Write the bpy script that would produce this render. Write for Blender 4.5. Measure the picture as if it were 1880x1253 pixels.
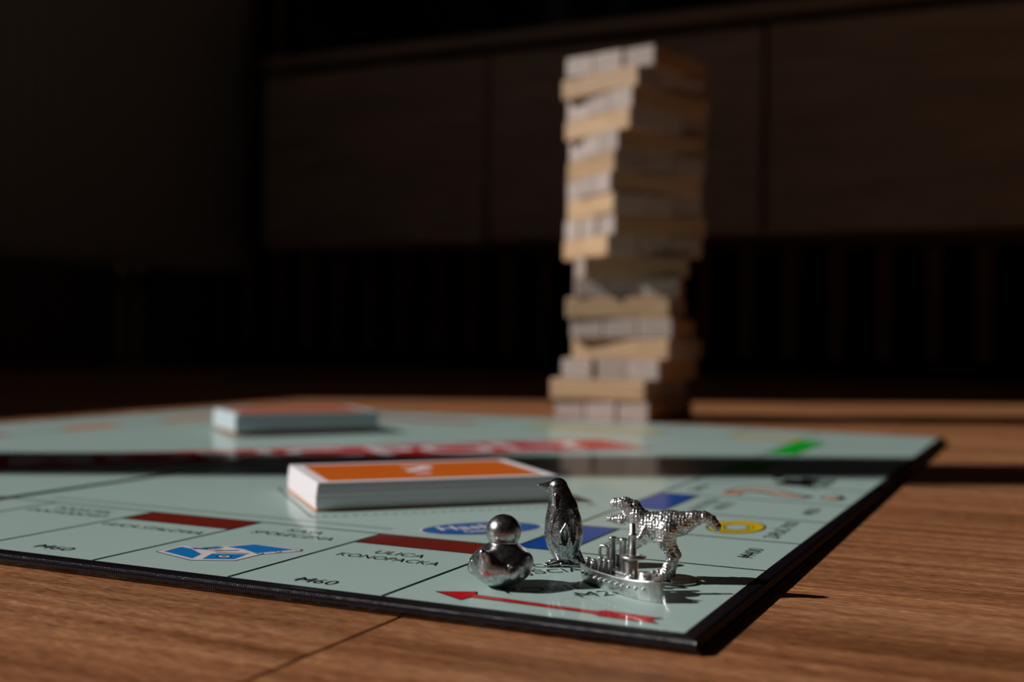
import bpy, bmesh, math, random
import numpy as np
from mathutils import Vector, Matrix

for o in list(bpy.data.objects):
    bpy.data.objects.remove(o, do_unlink=True)
S = bpy.context.scene
COL = S.collection
I = 0.0254                      # the scene is laid out in inches, floor top at z = 0
BT = 0.12                       # height of the board's top face above the floor (inches)
PI = math.pi

# ------------------------------------------------------------------ camera
cam_d = bpy.data.cameras.new('camera')
cam = bpy.data.objects.new('camera', cam_d)
COL.objects.link(cam)
cam.location = (2.51423 * I, -8.39186 * I, (2.19185 + BT) * I)
cam.rotation_euler = (1.56778576, -0.01169565, 0.44105203)
cam_d.sensor_width = 36.0
cam_d.sensor_fit = 'HORIZONTAL'
cam_d.lens = 2134.86 / 1880 * 36.0
cam_d.clip_start = 0.01
cam_d.clip_end = 50
cam_d.dof.use_dof = True
cam_d.dof.focus_distance = 10.85 * I
cam_d.dof.aperture_fstop = 9.5
S.camera = cam

# ------------------------------------------------------------------ world, sun, exposure
S.view_settings.view_transform = 'Standard'
S.view_settings.look = 'None'
S.view_settings.gamma = 1.0
S.view_settings.use_curve_mapping = False
S.view_settings.exposure = 0.0
w = bpy.data.worlds.new('sky')
S.world = w
w.use_nodes = True
bg = w.node_tree.nodes['Background']
bg.inputs[0].default_value = (0.62, 0.78, 1.0, 1)
bg.inputs[1].default_value = 0.28
AZ = Vector((0.874, 0.486, 0.0)).normalized()          # horizontal way the sunlight travels
ELEV = math.radians(35)
sd = Vector((AZ.x * math.cos(ELEV), AZ.y * math.cos(ELEV), -math.sin(ELEV)))
sun_d = bpy.data.lights.new('sun', 'SUN')
sun_d.energy = 3.8
sun_d.angle = math.radians(0.53)
sun_d.color = (1.0, 0.97, 0.92)
sun = bpy.data.objects.new('sun', sun_d)
COL.objects.link(sun)
sun.rotation_euler = sd.to_track_quat('-Z', 'Y').to_euler()
sun.location = (-4, -2, 3)
# daylight portal in the window opening (guides sampling only, gives no light itself)
pd = bpy.data.lights.new('window_portal', 'AREA')
pd.shape = 'RECTANGLE'
pd.size = 62 * I
pd.size_y = 52 * I
pd.cycles.is_portal = True
po = bpy.data.objects.new('window_portal', pd)
COL.objects.link(po)
po.location = (-69 * I, -21 * I, 57 * I)
po.rotation_euler = (PI / 2, 0, -PI / 2)

# ------------------------------------------------------------------ materials
MATS = {}


class NB:
    def __init__(s, name):
        s.m = bpy.data.materials.new(name)
        s.m.use_nodes = True
        s.t = s.m.node_tree
        s.b = s.t.nodes['Principled BSDF']
        MATS[name] = s.m

    def n(s, kind, **kw):
        nd = s.t.nodes.new(kind)
        for k, v in kw.items():
            setattr(nd, k, v)
        return nd

    def l(s, a, b):
        s.t.links.new(a, b)

    def setp(s, **kw):
        for k, v in kw.items():
            s.b.inputs[k.replace('_', ' ')].default_value = v

    def mapping(s, scale, coord='Object', rot=(0, 0, 0), rnd=0.0):
        tc = s.n('ShaderNodeTexCoord')
        mp = s.n('ShaderNodeMapping')
        mp.inputs['Scale'].default_value = scale
        mp.inputs['Rotation'].default_value = rot
        s.l(tc.outputs[coord], mp.inputs[0])
        if rnd:
            oi = s.n('ShaderNodeObjectInfo')
            mu = s.n('ShaderNodeMath', operation='MULTIPLY')
            mu.inputs[1].default_value = rnd
            s.l(oi.outputs['Random'], mu.inputs[0])
            cb = s.n('ShaderNodeCombineXYZ')
            for i in range(3):
                s.l(mu.outputs[0], cb.inputs[i])
            s.l(cb.outputs[0], mp.inputs['Location'])
        return mp.outputs[0]

    def noise(s, vec, scale, detail=4, rough=.55):
        nn = s.n('ShaderNodeTexNoise')
        nn.inputs['Scale'].default_value = scale
        nn.inputs['Detail'].default_value = detail
        nn.inputs['Roughness'].default_value = rough
        s.l(vec, nn.inputs['Vector'])
        return nn.outputs['Fac']

    def ramp(s, fac, stops):
        r = s.n('ShaderNodeValToRGB')
        el = r.color_ramp.elements
        el[0].position, el[0].color = stops[0][0], (*stops[0][1], 1)
        el[1].position, el[1].color = stops[-1][0], (*stops[-1][1], 1)
        for p, c in stops[1:-1]:
            e = el.new(p)
            e.color = (*c, 1)
        s.l(fac, r.inputs[0])
        return r.outputs[0]

    def mix(s, fac, a, b, mode='MIX'):
        mx = s.n('ShaderNodeMix', data_type='RGBA', blend_type=mode)
        if isinstance(fac, float):
            mx.inputs[0].default_value = fac
        else:
            s.l(fac, mx.inputs[0])
        for sock, v in ((mx.inputs[6], a), (mx.inputs[7], b)):
            if isinstance(v, tuple):
                sock.default_value = (*v, 1)
            else:
                s.l(v, sock)
        return mx.outputs[2]

    def bump(s, h, strength, dist):
        b = s.n('ShaderNodeBump')
        b.inputs['Strength'].default_value = strength
        b.inputs['Distance'].default_value = dist
        s.l(h, b.inputs['Height'])
        s.l(b.outputs[0], s.b.inputs['Normal'])

    def col(s, c):
        if isinstance(c, tuple):
            s.b.inputs['Base Color'].default_value = (*c, 1)
        else:
            s.l(c, s.b.inputs['Base Color'])


def plain(name, c, rough=.5, metal=0.0, spec=.5, coat=0.0, coat_rough=.08):
    k = NB(name)
    k.col(c)
    k.setp(Roughness=rough, Metallic=metal)
    k.b.inputs['Specular IOR Level'].default_value = spec
    k.b.inputs['Coat Weight'].default_value = coat
    k.b.inputs['Coat Roughness'].default_value = coat_rough
    return k


def wood(name, stops, along, across, rough, bump=.3, axis='x', coord='Object', rnd=9.0, tint=.3):
    k = NB(name)
    sc = {'x': (along, across, across), 'y': (across, along, across), 'z': (across, across, along)}[axis]
    v = k.mapping(sc, coord, rnd=rnd)
    big = k.noise(v, 1.0, 6, .6)
    v2 = k.mapping(tuple(q * 5 for q in sc), coord, rnd=rnd)
    fine = k.noise(v2, 1.0, 3, .7)
    c = k.ramp(big, stops)
    f = k.ramp(fine, [(.3, (.55, .55, .55)), (.7, (1.25, 1.25, 1.25))])
    c2 = k.mix(.55, c, f, 'MULTIPLY')
    oi = k.n('ShaderNodeObjectInfo')
    rr = k.ramp(oi.outputs['Random'], [(0, (.72, .70, .68)), (1, (1.15, 1.15, 1.15))])
    c3 = k.mix(tint, c2, rr, 'MULTIPLY')
    k.col(c3)
    k.setp(Roughness=rough)
    k.bump(fine, bump, .0003)
    return k


k = NB('oak_floor')
v = k.mapping((4.5, 150, 1), rnd=7.0)
big = k.noise(v, 1.0, 7, .62)
wide = k.noise(k.mapping((1.6, 26, 1), rnd=7.0), 1.0, 3, .5)
pore = k.noise(k.mapping((150, 1300, 1), rnd=7.0), 1.0, 3, .6)
fleck = k.noise(k.mapping((330, 900, 1), rnd=7.0), 1.0, 2, .5)
c = k.ramp(big, [(.30, (.23, .082, .031)), (.5, (.47, .200, .088)), (.70, (.68, .345, .175))])
c = k.mix(.75, c, k.ramp(wide, [(.3, (.62, .58, .55)), (.7, (1.2, 1.2, 1.2))]), 'MULTIPLY')
pr0 = k.ramp(pore, [(.36, (.50, .46, .43)), (.50, (1.0, 1.0, 1.0))])
c = k.mix(.9, c, pr0, 'MULTIPLY')
c = k.mix(.8, c, k.ramp(fleck, [(.35, (.70, .66, .63)), (.62, (1.08, 1.08, 1.08)), (.72, (1.35, 1.38, 1.42))]), 'MULTIPLY')
oi = k.n('ShaderNodeObjectInfo')
c = k.mix(.4, c, k.ramp(oi.outputs['Random'], [(0, (.78, .74, .70)), (1, (1.12, 1.12, 1.12))]), 'MULTIPLY')
k.col(c)
k.setp(Roughness=.36)
hsum = k.n('ShaderNodeMath', operation='ADD')
k.l(pore, hsum.inputs[0])
k.l(fleck, hsum.inputs[1])
k.bump(hsum.outputs[0], .9, .00026)
wood('block_wood', [(.25, (.42, .25, .13)), (.55, (.60, .395, .235)), (.8, (.70, .50, .33))], 22, 240, .6, .2, 'x', tint=.6)
wood('block_end', [(.3, (.42, .34, .31)), (.7, (.57, .475, .44))], 200, 200, .7, .2, 'x', tint=.7)
kk = wood('walnut', [(.25, (.36, .28, .225)), (.5, (.44, .345, .28)), (.8, (.50, .40, .33))], 1.2, 10, .55, .1, 'x', rnd=3.0)
wood('slat_wood', [(.3, (.22, .115, .07)), (.7, (.34, .19, .12))], 1.5, 40, .6, .1, 'z', rnd=5.0)
plain('felt_black', (.004, .004, .004), .95, spec=.1)
plain('recess_dark', (.012, .009, .008), .8)
plain('wall_paint', (.22, .19, .16), .9)
plain('wall_light', (.42, .38, .34), .9)
plain('ceiling_paint', (.55, .54, .52), .9)
plain('white_enamel', (.62, .62, .60), .35)
plain('chrome', (.7, .7, .7), .2, 1.0)
plain('frame_plastic', (.7, .7, .7), .4)
plain('tv_plastic', (.006, .006, .007), .35)
plain('tv_glass', (.003, .003, .004), .08)
GL = NB('window_glass')
tr = GL.n('ShaderNodeBsdfTransparent')
gs = GL.n('ShaderNodeBsdfGlossy')
gs.inputs['Roughness'].default_value = 0.0
fr = GL.n('ShaderNodeFresnel')
fr.inputs[0].default_value = 1.3
ms = GL.n('ShaderNodeMixShader')
GL.l(fr.outputs[0], ms.inputs[0])
GL.l(tr.outputs[0], ms.inputs[1])
GL.l(gs.outputs[0], ms.inputs[2])
GL.l(ms.outputs[0], GL.t.nodes['Material Output'].inputs[0])


def inked(name, c, rough=.45, coat=.48, crough=.07):
    k = NB(name)
    v = k.mapping((1, 1, 1))
    nz = k.noise(v, 420, 3, .6)
    k.col(c)
    k.setp(Roughness=rough)
    k.b.inputs['Specular IOR Level'].default_value = .06
    k.b.inputs['Coat Weight'].default_value = coat
    k.b.inputs['Coat Roughness'].default_value = crough
    k.bump(nz, .12, .00005)
    return k


inked('print_mint', (.445, .590, .555))
inked('print_black', (.010, .011, .012))
inked('print_brown', (.19, .018, .011))
inked('print_darkblue', (.002, .072, .38))
inked('print_sky', (.01, .20, .55))
inked('print_oval', (.004, .10, .36))
inked('print_red', (.58, .012, .016))
inked('print_pink', (.62, .03, .25))
inked('print_orange', (.85, .20, .02))
inked('print_yellow', (.78, .53, .01))
inked('print_green', (.005, .52, .03))
inked('print_lightblue', (.28, .58, .76))
inked('print_white', (.80, .72, .76))
inked('print_peach', (.66, .47, .38))
k = NB('board_linen')
v = k.mapping((1, 1, 1))
wv = k.n('ShaderNodeTexWave')
wv.inputs['Scale'].default_value = 520
wv.inputs['Distortion'].default_value = .4
wv.bands_direction = 'X'
k.l(v, wv.inputs[0])
wv2 = k.n('ShaderNodeTexWave')
wv2.inputs['Scale'].default_value = 520
wv2.inputs['Distortion'].default_value = .4
wv2.bands_direction = 'Y'
k.l(v, wv2.inputs[0])
mx = k.n('ShaderNodeMath', operation='ADD')
k.l(wv.outputs['Fac'], mx.inputs[0])
k.l(wv2.outputs['Fac'], mx.inputs[1])
k.col((.010, .007, .010))
k.setp(Roughness=.17)
k.b.inputs['Specular IOR Level'].default_value = .22
k.bump(mx.outputs[0], .8, .00010)
plain('grey_board', (.20, .12, .065), .9)


def pewter(name, lo, hi, rough, spk=900, bump=.25, bdist=.00006, thresh=(.40, .62)):
    k = NB(name)
    v = k.mapping((1, 1, 1))
    nz = k.noise(v, spk, 4, .65)
    c = k.ramp(nz, [(thresh[0], lo), (thresh[1], hi)])
    k.col(c)
    k.setp(Metallic=1.0)
    rr = k.n('ShaderNodeMapRange')
    rr.inputs[3].default_value = rough[0]
    rr.inputs[4].default_value = rough[1]
    k.l(nz, rr.inputs[0])
    k.l(rr.outputs[0], k.b.inputs['Roughness'])
    k.bump(nz, bump, bdist)
    return k


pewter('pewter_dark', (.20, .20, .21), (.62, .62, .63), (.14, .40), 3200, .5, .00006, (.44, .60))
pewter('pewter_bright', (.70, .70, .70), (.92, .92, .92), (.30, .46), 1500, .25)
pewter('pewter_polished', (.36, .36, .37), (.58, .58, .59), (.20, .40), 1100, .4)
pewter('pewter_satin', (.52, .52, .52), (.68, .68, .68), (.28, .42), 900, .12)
plain('card_paper', (.86, .80, .84), .55)
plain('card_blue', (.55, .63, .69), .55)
plain('card_orange', (.88, .17, .012), .4, coat=.35)
plain('card_edge_orange', (.85, .22, .04), .5)
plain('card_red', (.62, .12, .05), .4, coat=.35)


# ------------------------------------------------------------------ mesh helpers (inches in, metres out)
def link(name, me, mat=None, parent=None, smooth=False):
    o = bpy.data.objects.new(name, me)
    COL.objects.link(o)
    if mat and not me.materials:
        me.materials.append(MATS[mat])
    if parent is not None:
        o.parent = parent
    if smooth:
        for p in me.polygons:
            p.use_smooth = True
    return o


def mesh_pd(name, verts, faces):
    me = bpy.data.meshes.new(name)
    me.from_pydata([(a * I, b * I, c * I) for a, b, c in verts], [], faces)
    me.update()
    return me


def bm_mesh(name, bm):
    bmesh.ops.scale(bm, vec=(I, I, I), verts=bm.verts)
    me = bpy.data.meshes.new(name)
    bm.normal_update()
    bm.to_mesh(me)
    bm.free()
    return me


def bx(bm, x0, x1, y0, y1, z0, z1, bev=0.0, seg=2):
    r = bmesh.ops.create_cube(bm, size=1.0)
    vs = r['verts']
    bmesh.ops.scale(bm, vec=(x1 - x0, y1 - y0, z1 - z0), verts=vs)
    bmesh.ops.translate(bm, vec=((x0 + x1) / 2, (y0 + y1) / 2, (z0 + z1) / 2), verts=vs)
    if bev > 0:
        es = list({e for q in vs for e in q.link_edges})
        bmesh.ops.bevel(bm, geom=es, offset=bev, segments=seg, affect='EDGES', profile=.5)


def box(name, x0, x1, y0, y1, z0, z1, mat, parent=None, bev=0.0, seg=2, smooth=False):
    bm = bmesh.new()
    bx(bm, x0, x1, y0, y1, z0, z1, bev, seg)
    return link(name, bm_mesh(name, bm), mat, parent, smooth)


def lathe(bm, prof, n=24, c=(0, 0, 0), sx=1.0, sy=1.0):
    rings = []
    for r, z in prof:
        rings.append([bm.verts.new((c[0] + sx * r * math.cos(2 * PI * i / n), c[1] + sy * r * math.sin(2 * PI * i / n), c[2] + z)) for i in range(n)])
    for a, b in zip(rings, rings[1:]):
        for i in range(n):
            bm.faces.new((a[i], a[(i + 1) % n], b[(i + 1) % n], b[i]))
    bm.faces.new(list(reversed(rings[0])))
    bm.faces.new(rings[-1])


def tube(bm, pts, r, n=10):
    pts = [Vector(p) for p in pts]
    rr = r if isinstance(r, (list, tuple)) else [r] * len(pts)
    rings = []
    for i, p in enumerate(pts):
        d = (pts[min(i + 1, len(pts) - 1)] - pts[max(i - 1, 0)]).normalized()
        q = d.to_track_quat('Z', 'Y')
        rings.append([bm.verts.new(p + q @ Vector((rr[i] * math.cos(2 * PI * j / n), rr[i] * math.sin(2 * PI * j / n), 0))) for j in range(n)])
    for a, b in zip(rings, rings[1:]):
        for j in range(n):
            bm.faces.new((a[j], a[(j + 1) % n], b[(j + 1) % n], b[j]))
    bm.faces.new(list(reversed(rings[0])))
    bm.faces.new(rings[-1])


def empty(name, loc, rz=0.0):
    o = bpy.data.objects.new(name, None)
    COL.objects.link(o)
    o.location = (loc[0] * I, loc[1] * I, loc[2] * I)
    o.rotation_euler = (0, 0, rz)
    o.empty_display_size = .02
    return o


def tag(o, label, cat=None, group=None, kind=None):
    o['label'] = label
    if cat:
        o['category'] = cat
    if group:
        o['group'] = group
    if kind:
        o['kind'] = kind
    return o


# ------------------------------------------------------------------ the room
X0, X1, Y0, Y1, ZC = -64.0, 60.0, -60.0, 71.0, 98.0
fl = box('floor', X0, X1, Y0, Y1, -1.2, -.30, 'recess_dark')
tag(fl, 'brown oak plank floor under the board game', 'floor', kind='structure')
random.seed(4)
PW, PL, GAP = 7.6, 50.8, .020
row = -8
y = 2.62 - PW * 9
while y < Y1:
    ya, yb = max(y, Y0), min(y + PW, Y1)
    if yb - ya > .3:
        j = round((y - (2.62 - PW)) / PW)
        off = (-2.37 + j * 17.3) % PL
        xs = [X0] + [q for q in np.arange(off - 4 * PL, X1, PL) if X0 + .5 < q < X1 - .5] + [X1]
        for xa, xb in zip(xs, xs[1:]):
            bm = bmesh.new()
            g = GAP / 2
            c = .012
            x0_, x1_, y0_, y1_ = xa + g, xb - g, ya + g, yb - g
            lo = [bm.verts.new(p) for p in ((x0_, y0_, -.30), (x1_, y0_, -.30), (x1_, y1_, -.30), (x0_, y1_, -.30))]
            mi = [bm.verts.new(p) for p in ((x0_, y0_, -c), (x1_, y0_, -c), (x1_, y1_, -c), (x0_, y1_, -c))]
            hi = [bm.verts.new(p) for p in ((x0_ + c, y0_ + c, 0), (x1_ - c, y0_ + c, 0), (x1_ - c, y1_ - c, 0), (x0_ + c, y1_ - c, 0))]
            for A, B in ((lo, mi), (mi, hi)):
                for q in range(4):
                    bm.faces.new((A[q], A[(q + 1) % 4], B[(q + 1) % 4], B[q]))
            bm.faces.new(hi)
            link('plank', bm_mesh('plank', bm), 'oak_floor', fl)
    y += PW

# back wall with vertical slats
wb = box('wall_back', X0 - 6, X1 + 6, Y1, Y1 + 5, -1, ZC, 'felt_black')
tag(wb, 'dark back wall lined with thin vertical wooden slats', 'wall', kind='structure')
bm = bmesh.new()
bx(bm, -.5, .5, -.85, 0, 1.0, ZC - .5, .06, 1)
slat_me = bm_mesh('slat', bm)
slat_me.materials.append(MATS['slat_wood'])
for i in range(24):
    x = -62.3 + i * 3.02
    o = link('slat', slat_me, None, wb)
    o.location = (x * I, Y1 * I, 0)

# left wall with the window the sun comes through (beyond the left edge of the picture)
def wall_y(px, py, xw):
    """where on the plane x = xw the sunray passes that ends at floor point (px, py)"""
    return py - (px - xw) * AZ.y / AZ.x


M_LO, M_HI = wall_y(-6.5, 7.35, -64.0), wall_y(-6.5, 11.25, -66.5)
WY0, WY1, WZ0, WZ1 = -50.0, wall_y(-14.6, 31.5, -64.0), (63 - 22.2) / (AZ.x / math.tan(ELEV)), 82.0
bm = bmesh.new()
bx(bm, X0 - 7, X0, Y0 - 6, WY0, -1, ZC)
bx(bm, X0 - 7, X0, WY1, Y1, -1, ZC)
bx(bm, X0 - 7, X0, WY0, WY1, -1, WZ0 - 1)
bx(bm, X0 - 7, X0, WY0, WY1, WZ1, ZC)
wl = link('wall_left', bm_mesh('wall_left', bm), 'wall_paint')
tag(wl, 'dark painted wall on the left behind the radiator', 'wall', kind='structure')
win = empty('window_1', (X0, -21, WZ0))
tag(win, 'two-pane window in the left wall letting in the low sun', 'window', kind='structure')


def wbox(name, x0, x1, y0, y1, z0, z1, mat, par=win, bev=.1):
    return box(name, x0 - X0, x1 - X0, y0 + 21, y1 + 21, z0 - WZ0, z1 - WZ0, mat, par, bev)


wbox('window_sill', -71, -63, WY0, WY1, WZ0 - 1, WZ0, 'frame_plastic')
wbox('mullion', -66.5, -64, M_LO, M_HI, WZ0, WZ1, 'frame_plastic')
for ya, yb in ((WY0, WY0 + 1.2), (WY1 - .9, WY1)):
    wbox('frame_jamb', -66.5, -64.0, ya, yb, WZ0, WZ1, 'frame_plastic')
for za, zb in ((WZ0, WZ0 + .02), (WZ1 - 1.5, WZ1)):
    wbox('frame_rail', -66.5, -64.0, WY0 + 1.2, WY1 - .9, za, zb, 'frame_plastic', bev=0.0)
for ya, yb in ((WY0 + 1.2, M_LO), (M_HI, WY1 - .9)):
    wbox('pane', -65.4, -65.2, ya, yb, WZ0 + .02, WZ1 - 1.5, 'window_glass', bev=0.0)
wr = box('wall_right', X1, X1 + 6, Y0 - 6, Y1 + 5, -1, ZC, 'wall_paint')
tag(wr, 'plain painted wall on the right side of the room', 'wall', kind='structure')
wf = box('wall_front', X0 - 7, X1 + 6, Y0 - 6, Y0, -1, ZC, 'wall_paint')
tag(wf, 'plain painted wall behind the camera', 'wall', kind='structure')
ce = box('ceiling', X0 - 7, X1 + 6, Y0 - 6, Y1 + 5, ZC, ZC + 4, 'wall_light')
tag(ce, 'plain ceiling above the room', 'ceiling', kind='structure')

# ------------------------------------------------------------------ media cabinet
CX0, DW, CY, CZ0, CZ1 = -48.4, 17.7, 58.0, 8.4, 21.7
cab = empty('media_cabinet', (CX0 + 1.5 * DW, CY, 0))
tag(cab, 'long wall-hung wooden media cabinet with three flap doors, blurred behind the tower', 'cabinet')


def cbox(name, x0, x1, y0, y1, z0, z1, mat, par=cab, bev=.05):
    return box(name, x0 - CX0 - 1.5 * DW, x1 - CX0 - 1.5 * DW, y0 - CY, y1 - CY, z0, z1, mat, par, bev, 1)


CXE = CX0 + 3 * DW
bm = bmesh.new()
ox, oy = CX0 + 1.5 * DW, CY
bx(bm, CX0 - ox, CXE - ox, .9, Y1 - 1.0 - oy, CZ0, CZ0 + .7)
bx(bm, CX0 - ox, CX0 + .7 - ox, .9, Y1 - 1.0 - oy, CZ0 + .7, CZ1 - .7)
bx(bm, CXE - .7 - ox, CXE - ox, .9, Y1 - 1.0 - oy, CZ0 + .7, CZ1 - .7)
bx(bm, CX0 + .7 - ox, CXE - .7 - ox, 10.8, 11.5, CZ0 + .7, CZ1 - .7)
link('carcass', bm_mesh('carcass', bm), 'walnut', cab)
cbox('top_panel', CX0 - .05, CXE + .05, CY - .1, Y1 - 1.0, CZ1 - .7, CZ1, 'walnut')
for i in range(3):
    a = CX0 + i * DW
    cbox('door', a + .16, a + DW - .16, CY, CY + .75, CZ0 + .05, CZ1 - 1.35, 'walnut')
    cbox('handle_recess', a + .16, a + DW - .16, CY + .5, CY + .8, CZ1 - 1.35, CZ1 - .72, 'recess_dark', bev=0)
    cbox('grip_rail', a + DW * .30, a + DW * .70, CY + .1, CY + .45, CZ1 - 1.33, CZ1 - 1.1, 'recess_dark', bev=0)

# ------------------------------------------------------------------ television on the cabinet
tv = empty('television', (-24.4, 64.0, CZ1))
tag(tv, 'wide black flat television standing on the media cabinet', 'television')
box('housing', -24.2, 24.2, -.5, .9, 1.0, 29.0, 'tv_plastic', tv, .15, 2)
box('screen', -23.9, 23.9, -.56, -.5, 1.6, 28.7, 'tv_glass', tv)
for sx in (-17, 17):
    bm = bmesh.new()
    bx(bm, sx - .5, sx + .5, -4.2, 4.2, 0, .3, .08, 1)
    bx(bm, sx - .4, sx + .4, -.3, .7, .28, 1.2)
    link('foot', bm_mesh('foot', bm), 'tv_plastic', tv)

# ------------------------------------------------------------------ radiator on the left wall
RY0, RY1, RZ0, RZ1 = 33.5, 69.6, 7.35, 31.0
rad = empty('radiator', (X0 + .9, RY0, 0))
tag(rad, 'white ribbed panel radiator hanging low on the left wall', 'radiator')
n = 27
wid = (RY1 - RY0) / n
for face, xf in (('front_panel', 4.0), ('rear_panel', 1.6)):
    vs, fs = [], []
    prof = []
    for i in range(n):
        a = i * wid
        prof += [(a, xf - .28), (a + wid * .22, xf - .28), (a + wid * .36, xf), (a + wid * .86, xf)]
    prof.append((n * wid, xf - .28))
    for a, x in prof:
        vs += [(x, a, RZ0 + .8), (x, a, RZ1 - 1.2), (x - .45, a, RZ0), (x - .45, a, RZ1 - .2)]
    for i in range(len(prof) - 1):
        p, q = i * 4, i * 4 + 4
        fs += [(p, q, q + 1, p + 1), (p + 2, q + 2, q, p), (p + 1, q + 1, q + 3, p + 3)]
    o = link(face, mesh_pd(face, vs, fs), 'white_enamel', rad)
    m = o.modifiers.new('thick', 'SOLIDIFY')
    m.thickness = .05 * I
    m.offset = -1
for a in (0, RY1 - RY0 - .06):
    box('side_cover', 1.2, 4.0, a - .06, a + .1, RZ0 + .4, RZ1, 'white_enamel', rad, .03, 1)
bm = bmesh.new()
for i in range(60):
    a = .3 + i * (RY1 - RY0 - .8) / 60
    bx(bm, 1.3, 3.7, a, a + .3, RZ1 - .2, RZ1)
bx(bm, 1.2, 1.4, 0, RY1 - RY0, RZ1 - .3, RZ1)
bx(bm, 3.6, 3.8, 0, RY1 - RY0, RZ1 - .3, RZ1)
link('top_grille', bm_mesh('top_grille', bm), 'white_enamel', rad)
bm = bmesh.new()
bx(bm, 2.0, 3.6, 23.2, 25.9, 5.4, 6.8, .2, 2)
lathe(bm, [(.35, 0), (.35, .8)], 14, (2.5, 23.7, 6.7))
lathe(bm, [(.35, 0), (.35, .8)], 14, (2.5, 25.4, 6.7))
link('valve_block', bm_mesh('valve_block', bm), 'chrome', rad)
for a in (23.7, 25.4):
    bm = bmesh.new()
    lathe(bm, [(.3, 0), (.3, 5.5)], 14, (2.5, a, 0))
    link('supply_pipe', bm_mesh('supply_pipe', bm), 'white_enamel', rad)
for a in (5, 30):
    box('bracket', 0, 1.4, a, a + 1, RZ0 + 1, RZ1 - 2, 'white_enamel', rad)

# ------------------------------------------------------------------ block tower
TC = Vector((-8.91, 23.69, 0))
PSI = math.radians(25.27)
R_ = Vector((math.cos(PSI), math.sin(PSI), 0))
F_ = Vector((-R_.y, R_.x, 0))
alpha = [33, 30, 30, 28, 21, 17, 10, -3, -22, -22.5, -22.5, -23, -23, -26, -34, -36, -42, -51]
uoff = [1146, 1137, 1157, 1170, 1163, 1149, 1154, 1152, 1154, 1159, 1158, 1157, 1158, 1161, 1159, 1163, 1153, 1161]
BLX, BWX, BH = 2.95, .975, .578
bm = bmesh.new()
bx(bm, -BLX / 2, BLX / 2, -BWX / 2, BWX / 2, 0, BH, .045, 2)
blk = bm_mesh('wooden_block', bm)
blk.materials.append(MATS['block_wood'])
blk.materials.append(MATS['block_end'])
for p_ in blk.polygons:
    if abs(p_.normal.x) > .9:
        p_.material_index = 1
ORD = ['first', 'second', 'third', 'fourth', 'fifth', 'sixth', 'seventh', 'eighth', 'ninth', 'tenth', 'eleventh', 'twelfth',
       'thirteenth', 'fourteenth', 'fifteenth', 'sixteenth', 'seventeenth', 'eighteenth']
random.seed(11)
for lv in range(18):
    th = PSI - math.radians(alpha[lv])
    A = Vector((math.cos(th), math.sin(th), 0))
    B = Vector((-math.sin(th), math.cos(th), 0))
    ctr = TC + R_ * ((uoff[lv] - 1150) / 63.0)
    longdir, step = (B, A) if lv % 2 == 0 else (A, B)
    items = []
    for j in (-1, 0, 1):
        p = ctr + step * (j * (BWX + .008)) + longdir * random.uniform(-.07, .07)
        items.append(p)
    us = [p.dot(R_) for p in items]
    if max(us) - min(us) > .75:
        order = sorted(range(3), key=lambda q: us[q])
        names = {order[0]: 'leftmost', order[1]: 'middle', order[2]: 'rightmost'}
    else:
        order = sorted(range(3), key=lambda q: items[q].dot(F_))
        names = {order[0]: 'frontmost', order[1]: 'middle', order[2]: 'rearmost'}
    for q, p in enumerate(items):
        o = link('wooden_block', blk)
        o.location = (p.x * I, p.y * I, lv * BH * I)
        o.rotation_euler = (0, 0, math.atan2(longdir.y, longdir.x) + random.uniform(-.012, .012))
        tag(o, f'{names[q]} pine block in the {ORD[lv]} layer up of the twisted block tower', 'block', 'pine blocks of the twisted tower')

# ------------------------------------------------------------------ game board
SP, CN = 1.625, 2.625
BS = 2 * CN + 9 * SP            # printed square
HB = BS / 2
BRD = .15                        # dark wrapped margin
THK = .095


def warp(x, y):
    """gentle lift of the folding panels, inches"""
    wv = min(max((-HB - x) / HB, 0), 1.05)
    if y <= HB:
        return (.008 + .03 * max(y, 0) / HB * wv) if x < -HB else 0.0
    t = min((y - HB) / HB, 1.03)
    if x <= -HB:
        return .06 * t * (1 - wv) + (.008 + .03 * wv) * (1 - t)
    return .06 * t * max(-x, 0) / HB


board = empty('board_game', (0, 0, BT))
tag(board, 'unfolded mint-green property-trading game board with a black edge lying on the floor', 'game board')


def sheet(name, x0, x1, y0, y1, z, mat, parent, n=1, m=1):
    vs, fs = [], []
    for i in range(n + 1):
        for j in range(m + 1):
            x = x0 + (x1 - x0) * i / n
            yy = y0 + (y1 - y0) * j / m
            vs.append((x, yy, warp(x, yy) + z))
    for i in range(n):
        for j in range(m):
            a = i * (m + 1) + j
            fs.append((a, a + m + 1, a + m + 2, a + 1))
    return link(name, mesh_pd(name, vs, fs), mat, parent)


def quadlist(name, rects, z, mat, parent):
    vs, fs = [], []
    for (x0, x1, y0, y1) in rects:
        n = max(1, int(max(x1 - x0, y1 - y0) / .8))
        hor = (x1 - x0) > (y1 - y0)
        for i in range(n):
            if hor:
                a, b = x0 + (x1 - x0) * i / n, x0 + (x1 - x0) * (i + 1) / n
                q = [(a, y0), (b, y0), (b, y1), (a, y1)]
            else:
                a, b = y0 + (y1 - y0) * i / n, y0 + (y1 - y0) * (i + 1) / n
                q = [(x0, a), (x1, a), (x1, b), (x0, b)]
            k0 = len(vs)
            vs += [(p[0], p[1], warp(*p) + z) for p in q]
            fs.append((k0, k0 + 1, k0 + 2, k0 + 3))
    return link(name, mesh_pd(name, vs, fs), mat, parent)


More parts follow.
